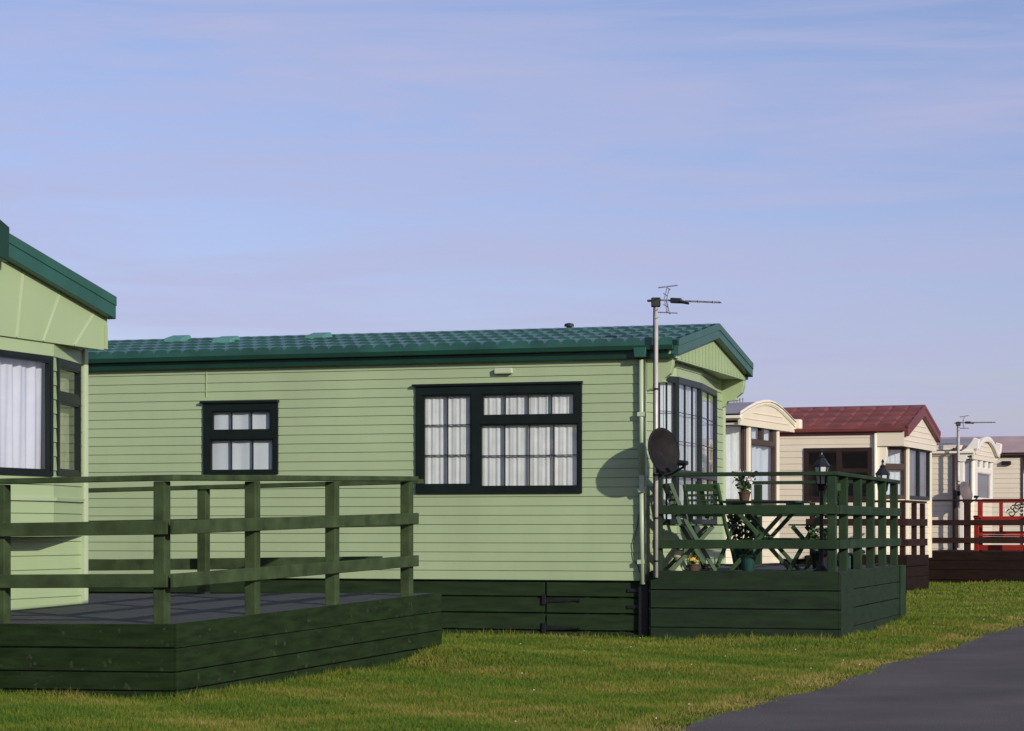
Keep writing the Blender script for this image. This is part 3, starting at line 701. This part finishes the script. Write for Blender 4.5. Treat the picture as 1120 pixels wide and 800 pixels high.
def plant(name, label, loc, pot_prof, pot_m, h, spread, nleaf, petals=None, npet=0, leafsize=.05):
    t = thing(name, label, 'plant', loc, random.random()*6, None)
    mb = MB(); mb.lathe(pot_prof, (0, 0, 0), 18); mb.build('pot', pot_m, t, smooth=False, bevel=.004)
    zt = pot_prof[-1][1]; mb = MB(); pm_ = MB()
    for k in range(nleaf):
        a = random.random()*6.283; rr = spread*math.sqrt(random.random()); z = zt+h*random.random()**.8
        rr *= .5+.5*(z-zt)/h; c = Vector((rr*math.cos(a), rr*math.sin(a), z)); d = Vector((math.cos(a+random.uniform(-.7, .7)), math.sin(a+random.uniform(-.7, .7)), random.uniform(-.5, .8))).normalized()
        s = d.orthogonal().normalized(); s = (Matrix.Rotation(random.random()*3, 3, d) @ s)*leafsize*.32; q = leafsize*random.uniform(.6, 1.2)
        mb.poly(c-d*q*.5, c+s, c+d*q*.5, c-s)
    for k in range(8):
        a = random.random()*6.283; mb.tube((0, 0, zt-.02), (spread*.5*math.cos(a), spread*.5*math.sin(a), zt+h*.8), .004, n=5)
    mb.build('foliage', M['leaf'], t, fix=False)
    if petals:
        for k in range(npet):
            a = random.random()*6.283; rr = spread*.9*math.sqrt(random.random()); z = zt+h*random.uniform(.45, 1.05); c = Vector((rr*math.cos(a), rr*math.sin(a), z))
            d = Vector((math.cos(a), math.sin(a), random.uniform(.2, 1))).normalized(); u = d.orthogonal().normalized(); v = d.cross(u)
            for j in range(5):
                b = j*1.2566; e1 = (u*math.cos(b)+v*math.sin(b)); e2 = (u*math.cos(b+.5)+v*math.sin(b+.5)); e3 = (u*math.cos(b-.5)+v*math.sin(b-.5))
                pm_.poly(c, c+e3*.014, c+e1*.025+d*.006, c+e2*.014)
        pm_.build('blossom', petals, t, fix=False)
    return t
pot = lambda r0, r1, h: [(r0, 0), (r1, h*.82), (r1*1.1, h*.83), (r1*1.1, h), (r1*.9, h)]
plant('potted_plant', 'white flowering plant in a small pot on the green table', place(G, .88, .62, ZF+.695), pot(.045, .06, .09), M['terracotta'], .20, .13, 160, M['petal_white'], 34, .05)
plant('potted_plant', 'small glazed teal pot with leaves under the table', place(G, 1.02, .12), pot(.05, .075, .16), M['teal_pot'], .10, .09, 70, None, 0, .05)
plant('potted_plant', 'larger teal pot with bushy dark leaves behind the chairs', place(G, .72, 1.30), pot(.09, .13, .26), M['teal_pot'], .30, .19, 300, None, 0, .07)
plant('potted_plant', 'pale stone urn at the foot of the dish pole', place(G, .33, .06), [(.05, 0), (.05, .02), (.02, .05), (.02, .10), (.055, .14), (.06, .20), (.068, .21)], M['stone'], .05, .05, 30, None, 0, .03)
plant('potted_plant', 'low pot of yellow flowers behind the front rail beside the pole', place(G, .50, .03), pot(.05, .06, .07), M['terracotta'], .07, .07, 60, M['petal_yellow'], 22, .03)
plant('potted_plant', 'black tub with dark foliage below the nearer black lantern', place(G, 1.70, .34), pot(.08, .105, .20), M['black'], .22, .13, 200, None, 0, .06)
wc = thing('watering_can', 'small bright green watering can inside the side railing', 'watering can', place(G, 1.76, 1.55), R(30))
mb = MB(); mb.lathe([(.075, 0), (.08, .01), (.08, .13), (.05, .16), (.045, .165)], (0, 0, 0), 16); mb.build('body', M['teal_pot'], wc, bevel=.003)
mb = MB(); mb.tube((.07, 0, .04), (.19, 0, .17), .014, .009); mb.tube((.185, 0, .165), (.205, 0, .185), .012, .026); mb.build('spout', M['teal_pot'], wc)
mb = MB(); mb.path([Vector((-.075, 0, .04)), Vector((-.13, 0, .09)), Vector((-.12, 0, .17)), Vector((-.04, 0, .165))], .009); mb.build('handle', M['teal_pot'], wc)

def lantern(label, loc):
    t = thing('garden_lantern', label, 'lantern', loc, R(10), 'black lantern posts on the green deck')
    mb = MB(); mb.lathe([(.09, 0), (.09, .015), (.05, .035), (.028, .06), (.024, .10)], (0, 0, 0), 16); mb.build('base', M['black'], t)
    mb = MB(); mb.tube((0, 0, .09), (0, 0, .80), .020, n=12); mb.lathe([(.02, 0), (.034, .012), (.034, .03), (.02, .045)], (0, 0, .55), 12); mb.lathe([(.02, 0), (.035, .02), (.045, .05), (.050, .06)], (0, 0, .78), 12); mb.build('post', M['black'], t)
    hexr = lambda r_, z: [(r_*math.cos(k*math.pi/3), r_*math.sin(k*math.pi/3), z) for k in range(6)]
    mb = MB(); mb.hexa(hexr(.046, .842), hexr(.070, 1.02)); mb.build('lamp_glass', M['lamp_glass'], t)
    mb = MB(); A, B = hexr(.049, .842), hexr(.073, 1.02); Cc = [tuple(Vector(a).lerp(Vector(b), .52)) for a, b in zip(A, B)]
    for k in range(6):
        mb.tube(A[k], B[k], .008, n=6); mb.tube(B[k], B[(k+1) % 6], .008, n=6); mb.tube(Cc[k], Cc[(k+1) % 6], .005, n=6); mb.tube(A[k], A[(k+1) % 6], .008, n=6)
    mb.build('lamp_frame', M['black'], t)
    mb = MB(); mb.hexa(hexr(.092, 1.022), hexr(.032, 1.10)); mb.lathe([(.032, 0), (.036, .01), (.016, .03), (.012, .05), (.018, .065), (.004, .09)], (0, 0, 1.10), 10); mb.build('cap', M['black'], t)
    return t
la = lantern('black lantern post at the near corner of the green deck', place(G, 1.74, .12))
lb = copy_tree(la); lb.location = place(G, 1.80, 3.72); lb['label'] = 'black lantern post at the far end of the green deck railing'

# red bench with a scrolled back on the far brown deck
bn = thing('garden_bench', 'red painted bench with ornate scrolled back on the brown deck', 'bench', place(E, 1.45, -3.1, .62), -E.a)
for x in (-.50, .50):
    mb = MB(); mb.box(x-.045, x+.045, .16, .25, 0, 1.02); mb.box(x-.045, x+.045, -.28, -.19, 0, .66); mb.box(x-.05, x+.05, -.32, .16, .66, .715); mb.build('leg', M['red_wood'], bn, bevel=.006)
mb = MB()
for k in range(5): mb.box(-.455, .455, -.28+.085*k, -.205+.085*k, .30, .335)
mb.box(-.455, .455, -.26, -.23, .02, .13); mb.box(-.455, .455, -.24, -.21, .22, .295); mb.build('seat', M['red_wood'], bn, bevel=.004)
mb = MB(); mb.box(-.455, .455, .18, .23, .97, 1.05); mb.box(-.455, .455, .18, .23, .60, .70); mb.box(-.12, -.05, .181, .229, .34, .97); mb.box(-.455, .455, .18, .23, .34, .40); mb.build('backrest', M['red_wood'], bn, bevel=.004)
for cx, cz, m_, s in ((.06, .83, 'cream_trim', 1), (.20, .84, 'black', -1), (.32, .82, 'cream_trim', 1), (.26, .90, 'black', 1), (.12, .76, 'black', -1), (.38, .86, 'black', -1)):
    mb = MB(); pts = []
    for k in range(22): a = k*.42; rr = .10*(1-k/26); pts.append(Vector((cx+s*rr*math.cos(a), .19-.004*k/22, cz+rr*math.sin(a))))
    mb.path(pts, .013, 6); mb.build('scroll', M[m_], bn)

# ================================================================== GROUND, ROAD, GRASS
def road_edge(Y): return .88+.362*(Y-12.16)+.05*math.sin(Y*1.3)+.03*math.sin(Y*3.7+1)
BUMPS = [(-.45, 18.35, .11, .55), (4.55, 26.0, .07, 1.2), (3.2, 21.7, .03, .8)]
def gz(X, Y):
    z = .012*np.sin(X*1.7+.4)*np.sin(Y*1.1)+.008*np.sin(X*3.9+Y*2.3)
    for bx, by, hh, ss in BUMPS: z = z+hh*np.exp(-((X-bx)**2+(Y-by)**2)/(2*ss*ss))
    e_ = .88+.362*(Y-12.16); k = np.clip((e_-.15-X)/.5, 0, 1)
    return np.where((Y > 8) & (Y < 60), z*k, 0*z)
def soil(name, cols, scale):
    m = bpy.data.materials.new(name); m.use_nodes = True; nt = m.node_tree; N = nt.nodes; b = N['Principled BSDF']; b.inputs['Roughness'].default_value = .95; b.inputs['Specular IOR Level'].default_value = .1
    tc = N.new('ShaderNodeTexCoord'); n1 = N.new('ShaderNodeTexNoise'); n1.inputs['Scale'].default_value = scale; n1.inputs['Detail'].default_value = 8; n1.inputs['Roughness'].default_value = .7
    rp = N.new('ShaderNodeValToRGB'); e = rp.color_ramp.elements; e[0].position, e[1].position = .3, .7; e[0].color, e[1].color = cols[0]+(1,), cols[2]+(1,)
    x = rp.color_ramp.elements.new(.5); x.color = cols[1]+(1,)
    nt.links.new(tc.outputs['Object'], n1.inputs['Vector']); nt.links.new(n1.outputs['Fac'], rp.inputs[0]); nt.links.new(rp.outputs[0], b.inputs['Base Color'])
    n2 = N.new('ShaderNodeTexNoise'); n2.inputs['Scale'].default_value = 70; n2.inputs['Detail'].default_value = 4; bp = N.new('ShaderNodeBump'); bp.inputs['Distance'].default_value = .03; bp.inputs['Strength'].default_value = .8
    nt.links.new(tc.outputs['Object'], n2.inputs['Vector']); nt.links.new(n2.outputs['Fac'], bp.inputs['Height']); nt.links.new(bp.outputs[0], b.inputs['Normal'])
    return m
gm = soil('lawn_soil', [(.035, .050, .010), (.060, .075, .014), (.10, .090, .024)], 1.3)
xs = np.concatenate([[-600, -200, -60, -20], np.arange(-8, 14.01, .25), [20, 60, 200, 600]]); ys = np.concatenate([[-80, -20, 0, 6], np.arange(9, 60.01, .25), [80, 150, 400, 900]])
XX, YY = np.meshgrid(xs, ys); ZZ = gz(XX, YY); nx, ny = len(xs), len(ys)
me = bpy.data.meshes.new('ground'); me.from_pydata(np.stack([XX, YY, ZZ], -1).reshape(-1, 3).tolist(), [], [(j*nx+i, j*nx+i+1, (j+1)*nx+i+1, (j+1)*nx+i) for j in range(ny-1) for i in range(nx-1)])
me.polygons.foreach_set('use_smooth', [True]*len(me.polygons))
me.materials.append(gm); go = bpy.data.objects.new('ground', me); COL.objects.link(go); go['kind'] = 'structure'; go['label'] = 'flat mown lawn between the decks and the road'
# road
rm = mat('asphalt', (.092, .082, .074), .88, .26, .9, bump=.8, bscale=110, spec=.3, specks=((.22, .20, .19, 1), 95, .68))
mb = MB(); Ys = list(np.arange(-10, 70, .2)); k = 0
for i, Y in enumerate(Ys):
    mb.v.append((road_edge(Y), Y, .006)); mb.v.append((road_edge(Y)+2.4, Y, .045)); mb.v.append((road_edge(Y)+4.9, Y, .006))
for i in range(len(Ys)-1):
    a = i*3; mb.f.append((a, a+1, a+4, a+3)); mb.f.append((a+1, a+2, a+5, a+4))
ro = mb.build('road', rm, None, smooth=True, fix=False); ro['kind'] = 'structure'; ro['label'] = 'grey asphalt site road at the lower right'

# grass: individual blades, one mesh
def in_rect(X, Y, f, x0, x1, y0, y1):
    dx, dy = X-f.X, Y-f.Y; lx = f.c*dx-f.s*dy; ly = f.s*dx+f.c*dy
    return (lx > x0) & (lx < x1) & (ly > y0) & (ly < y1)
def sm(X, Y, s, o=0): return (np.sin(X*1.3*s+o)*np.sin(Y*1.1*s+2*o)+np.sin(X*2.9*s+Y*1.7*s+o)+np.sin(Y*3.1*s-X*1.2*s+3*o))/3
V, Cc_ = [], []
for ya, yb, den, bw, bh in ((11.0, 15.5, 10500, .0052, .040), (15.5, 20, 7000, .0065, .042), (20, 26, 3600, .0085, .044), (26, 34, 1500, .013, .046), (34, 48, 600, .02, .05)):
    xa, xb = -.235*yb-.6, min(.235*yb+1.0, .88+.362*(yb-12.16)+.2); n = int((xb-xa)*(yb-ya)*den)
    X = rng.uniform(xa, xb, n); Y = rng.uniform(ya, yb, n)
    e_ = .88+.362*(Y-12.16)+.05*np.sin(Y*1.3)+.03*np.sin(Y*3.7+1)+.035*np.sin(Y*9)+.02*np.sin(Y*23+1)
    ok = X < e_+rng.normal(0, .030, n)+.05*np.clip(sm(X, Y, 9, .4), 0, 1)+np.where(rng.random(n) < .06, rng.exponential(.07, n), 0)
    for f, q in ((DK, (-3.4, .02, -.02, 4.4)), (G, (.2, 2.02, -.43, 4.3)), (G, (-12, .0, .05, 3.6)), (LV, (-9, 0, 0, 3.5)), (C, (-8, .2, 0, 2.9)), (D, (-9, .2, 0, 3)), (E, (-9, .2, 0, 3)), (D1, (-1.7, 0, 0, 1.9)), (E, (-.2, 3.6, -3.94, -.1))):
        ok &= ~in_rect(X, Y, f, *q)
    bare = (e_-X < .22) & (rng.random(n) < .55) & (sm(X, Y, 2.2, .7) > -.25); ok &= ~bare
    X, Y, e_ = X[ok], Y[ok], e_[ok]; n = len(X)
    clump = .5+.45*sm(X, Y, 3.1, .3)+.45*sm(X, Y, 11, 1.7)
    hgt = .88*bh*(.6+.42*np.clip(clump, 0, 1.5))*rng.uniform(.55, 1.3, n)
    for f, q in ((DK, (-3.4, .16, -.16, 4.5)), (G, (.2, 2.15, -.56, 4.4)), (G, (-12, .24, -.10, .2)), (D1, (-2, .2, -.2, 2)), (E, (-.5, 4, -4.2, 0))):
        hgt = hgt*np.where(in_rect(X, Y, f, *q), rng.uniform(1.0, 2.0, n), 1)
    hgt *= np.where(e_-X < .18, .7, 1)
    a = rng.uniform(0, 6.283, n); lean = hgt*rng.uniform(.1, .95, n); la_ = rng.uniform(0, 6.283, n); wv = bw*rng.uniform(.6, 1.4, n)
    Z = gz(X, Y)-.004
    p0 = np.stack([X-np.cos(a)*wv/2, Y-np.sin(a)*wv/2, Z], -1); p1 = np.stack([X+np.cos(a)*wv/2, Y+np.sin(a)*wv/2, Z], -1)
    p2 = np.stack([X+np.cos(la_)*lean, Y+np.sin(la_)*lean, Z+hgt], -1)
    V.append(np.stack([p0, p1, p2], 1).reshape(-1, 3))
    dry = np.clip(.30+.34*sm(X, Y, 1.1, 2.1)+.30*sm(X, Y, 2.7, .9)+.16*sm(X, Y, 7.3, .2)+rng.normal(0, .22, n)+np.where(e_-X < .35, .35, 0), 0, 1)
    cg = np.array([.060, .122, .014]); cd = np.array([.270, .215, .070]); cy = np.array([.145, .165, .020])
    c = np.where(dry[:, None] < .5, cg+(cy-cg)*(dry[:, None]*2), cy+(cd-cy)*(dry[:, None]*2-1)); c = 1.32*c*rng.uniform(.78, 1.2, n)[:, None]
    Cc_.append(np.repeat(np.concatenate([c, np.ones((n, 1))], 1), 3, 0))
V = np.concatenate(V); Cc_ = np.concatenate(Cc_); nv = len(V)
me = bpy.data.meshes.new('grass_blades'); me.vertices.add(nv); me.vertices.foreach_set('co', V.astype(np.float32).ravel())
me.loops.add(nv); me.loops.foreach_set('vertex_index', np.arange(nv, dtype=np.int32)); me.polygons.add(nv//3)
me.polygons.foreach_set('loop_start', np.arange(0, nv, 3, dtype=np.int32)); me.update(calc_edges=True)
at = me.attributes.new('tone', 'FLOAT_COLOR', 'POINT'); at.data.foreach_set('color', Cc_.astype(np.float32).ravel())
m = bpy.data.materials.new('grass_blade'); m.use_nodes = True; nt = m.node_tree; b = nt.nodes['Principled BSDF']; b.inputs['Roughness'].default_value = .7; b.inputs['Specular IOR Level'].default_value = .15
an = nt.nodes.new('ShaderNodeAttribute'); an.attribute_name = 'tone'; nt.links.new(an.outputs['Color'], b.inputs['Base Color'])
tr = nt.nodes.new('ShaderNodeBsdfTranslucent'); nt.links.new(an.outputs['Color'], tr.inputs[0]); mx = nt.nodes.new('ShaderNodeMixShader'); mx.inputs[0].default_value = .3
nt.links.new(b.outputs[0], mx.inputs[1]); nt.links.new(tr.outputs[0], mx.inputs[2]); nt.links.new(mx.outputs[0], nt.nodes['Material Output'].inputs[0])
me.materials.append(m); gr = bpy.data.objects.new('lawn_grass', me); COL.objects.link(gr); tag(gr, 'short olive green mown grass with drier yellow patches', 'grass', None, 'stuff')
print('blades', nv//3)
# daisies scattered in the lawn
mb = MB()
for k in range(26):
    Y = random.uniform(12, 26); X = random.uniform(-.4, road_edge(Y)-.1)
    if in_rect(np.array(X), np.array(Y), G, .1, 2.1, -.5, 5) or in_rect(np.array(X), np.array(Y), G, -9, .2, -.1, 5) or in_rect(np.array(X), np.array(Y), DK, -4, .1, -.1, 5): continue
    z = float(gz(np.array(X), np.array(Y)))+.05; s = random.uniform(.004, .008)
    mb.lathe([(s*.4, 0), (s, .003), (s*.5, .006)], (X, Y, z), 6)
ds = mb.build('daisies', M['petal_white'], None); tag(ds, 'tiny white daisies scattered through the lawn', 'flowers', None, 'stuff')

# ================================================================== LIGHT, SKY, CAMERA
EL = R(19.5); hx, hy = .559, -.829
sun_dir = Vector((hx*math.cos(EL), hy*math.cos(EL), math.sin(EL)))
sl = bpy.data.lights.new('sun', 'SUN'); sl.energy = 3.8; sl.angle = R(.7); sl.color = (1, .93, .82)
so = bpy.data.objects.new('sun', sl); COL.objects.link(so); so.rotation_euler = sun_dir.to_track_quat('Z', 'Y').to_euler()
w = bpy.data.worlds.new('World'); scene.world = w; w.use_nodes = True; nt = w.node_tree; N = nt.nodes; Lk = nt.links
bg = N['Background']; sky = N.new('ShaderNodeTexSky'); sky.sky_type = 'NISHITA'; sky.sun_disc = False; sky.sun_elevation = EL
sky.sun_rotation = math.atan2(hx, hy); sky.air_density = 1.0; sky.dust_density = .55; sky.ozone_density = 1.3
tc = N.new('ShaderNodeTexCoord')
mp = N.new('ShaderNodeMapping'); mp.inputs['Scale'].default_value = (2.2, 2.2, 15); mp.inputs['Rotation'].default_value = (0, R(9), 0)
Lk.new(tc.outputs['Generated'], mp.inputs[0])
n1 = N.new('ShaderNodeTexNoise'); n1.inputs['Scale'].default_value = 2.1; n1.inputs['Detail'].default_value = 5; n1.inputs['Roughness'].default_value = .5; n1.inputs['Distortion'].default_value = .9
Lk.new(mp.outputs[0], n1.inputs['Vector'])
cr = N.new('ShaderNodeValToRGB'); cr.color_ramp.elements[0].position = .38; cr.color_ramp.elements[1].position = .70
cr.color_ramp.elements[0].color = (0, 0, 0, 1); cr.color_ramp.elements[1].color = (.62, .62, .62, 1)
Lk.new(n1.outputs['Fac'], cr.inputs[0])
tint = N.new('ShaderNodeMixRGB'); tint.blend_type = 'MULTIPLY'; tint.inputs[0].default_value = 1; tint.inputs[2].default_value = (1.04, .945, 1.22, 1)
Lk.new(sky.outputs[0], tint.inputs[1])
cl = N.new('ShaderNodeMixRGB'); cl.inputs[2].default_value = (4.6, 4.7, 6.9, 1)
mp2 = N.new('ShaderNodeMapping'); mp2.inputs['Scale'].default_value = (2.6, 2.6, 34); mp2.inputs['Rotation'].default_value = (0, R(-13), 0)
Lk.new(tc.outputs['Generated'], mp2.inputs[0])
n2 = N.new('ShaderNodeTexNoise'); n2.inputs['Scale'].default_value = 1.7; n2.inputs['Detail'].default_value = 7; n2.inputs['Roughness'].default_value = .58; n2.inputs['Distortion'].default_value = 1.6
Lk.new(mp2.outputs[0], n2.inputs['Vector'])
cr2 = N.new('ShaderNodeValToRGB'); cr2.color_ramp.elements[0].position = .47; cr2.color_ramp.elements[1].position = .74
cr2.color_ramp.elements[0].color = (0, 0, 0, 1); cr2.color_ramp.elements[1].color = (.55, .55, .55, 1)
Lk.new(n2.outputs['Fac'], cr2.inputs[0])
scr = N.new('ShaderNodeMixRGB'); scr.blend_type = 'SCREEN'; scr.inputs[0].default_value = 1; Lk.new(cr.outputs[0], scr.inputs[1]); Lk.new(cr2.outputs[0], scr.inputs[2])
sx = N.new('ShaderNodeSeparateXYZ'); Lk.new(tc.outputs['Generated'], sx.inputs[0])
hz = N.new('ShaderNodeValToRGB'); hz.color_ramp.elements[0].position = 0; hz.color_ramp.elements[1].position = .20
hz.color_ramp.elements[0].color = (.72, .73, .90, 1); hz.color_ramp.elements[1].color = (1, 1, 1, 1); Lk.new(sx.outputs['Z'], hz.inputs[0])
hm = N.new('ShaderNodeMixRGB'); hm.blend_type = 'MULTIPLY'; hm.inputs[0].default_value = 1
Lk.new(tint.outputs[0], hm.inputs[1]); Lk.new(hz.outputs[0], hm.inputs[2])
Lk.new(scr.outputs[0], cl.inputs[0]); Lk.new(hm.outputs[0], cl.inputs[1]); Lk.new(cl.outputs[0], bg.inputs[0]); bg.inputs[1].default_value = .103

cam = bpy.data.cameras.new('camera'); cam.sensor_width = 36; cam.lens = F/1120*36; cam.shift_y = (HY-400)/1120; cam.clip_end = 3000; cam.clip_start = .1
co = bpy.data.objects.new('camera', cam); COL.objects.link(co); co.location = (0, 0, H); co.rotation_euler = (R(90), 0, 0); scene.camera = co
scene.view_settings.view_transform = 'Standard'; scene.view_settings.look = 'None'; scene.view_settings.gamma = 1; scene.view_settings.exposure = 0.0
scene.view_settings.use_curve_mapping = False
scene.cycles.max_bounces = 8; scene.cycles.transparent_max_bounces = 12
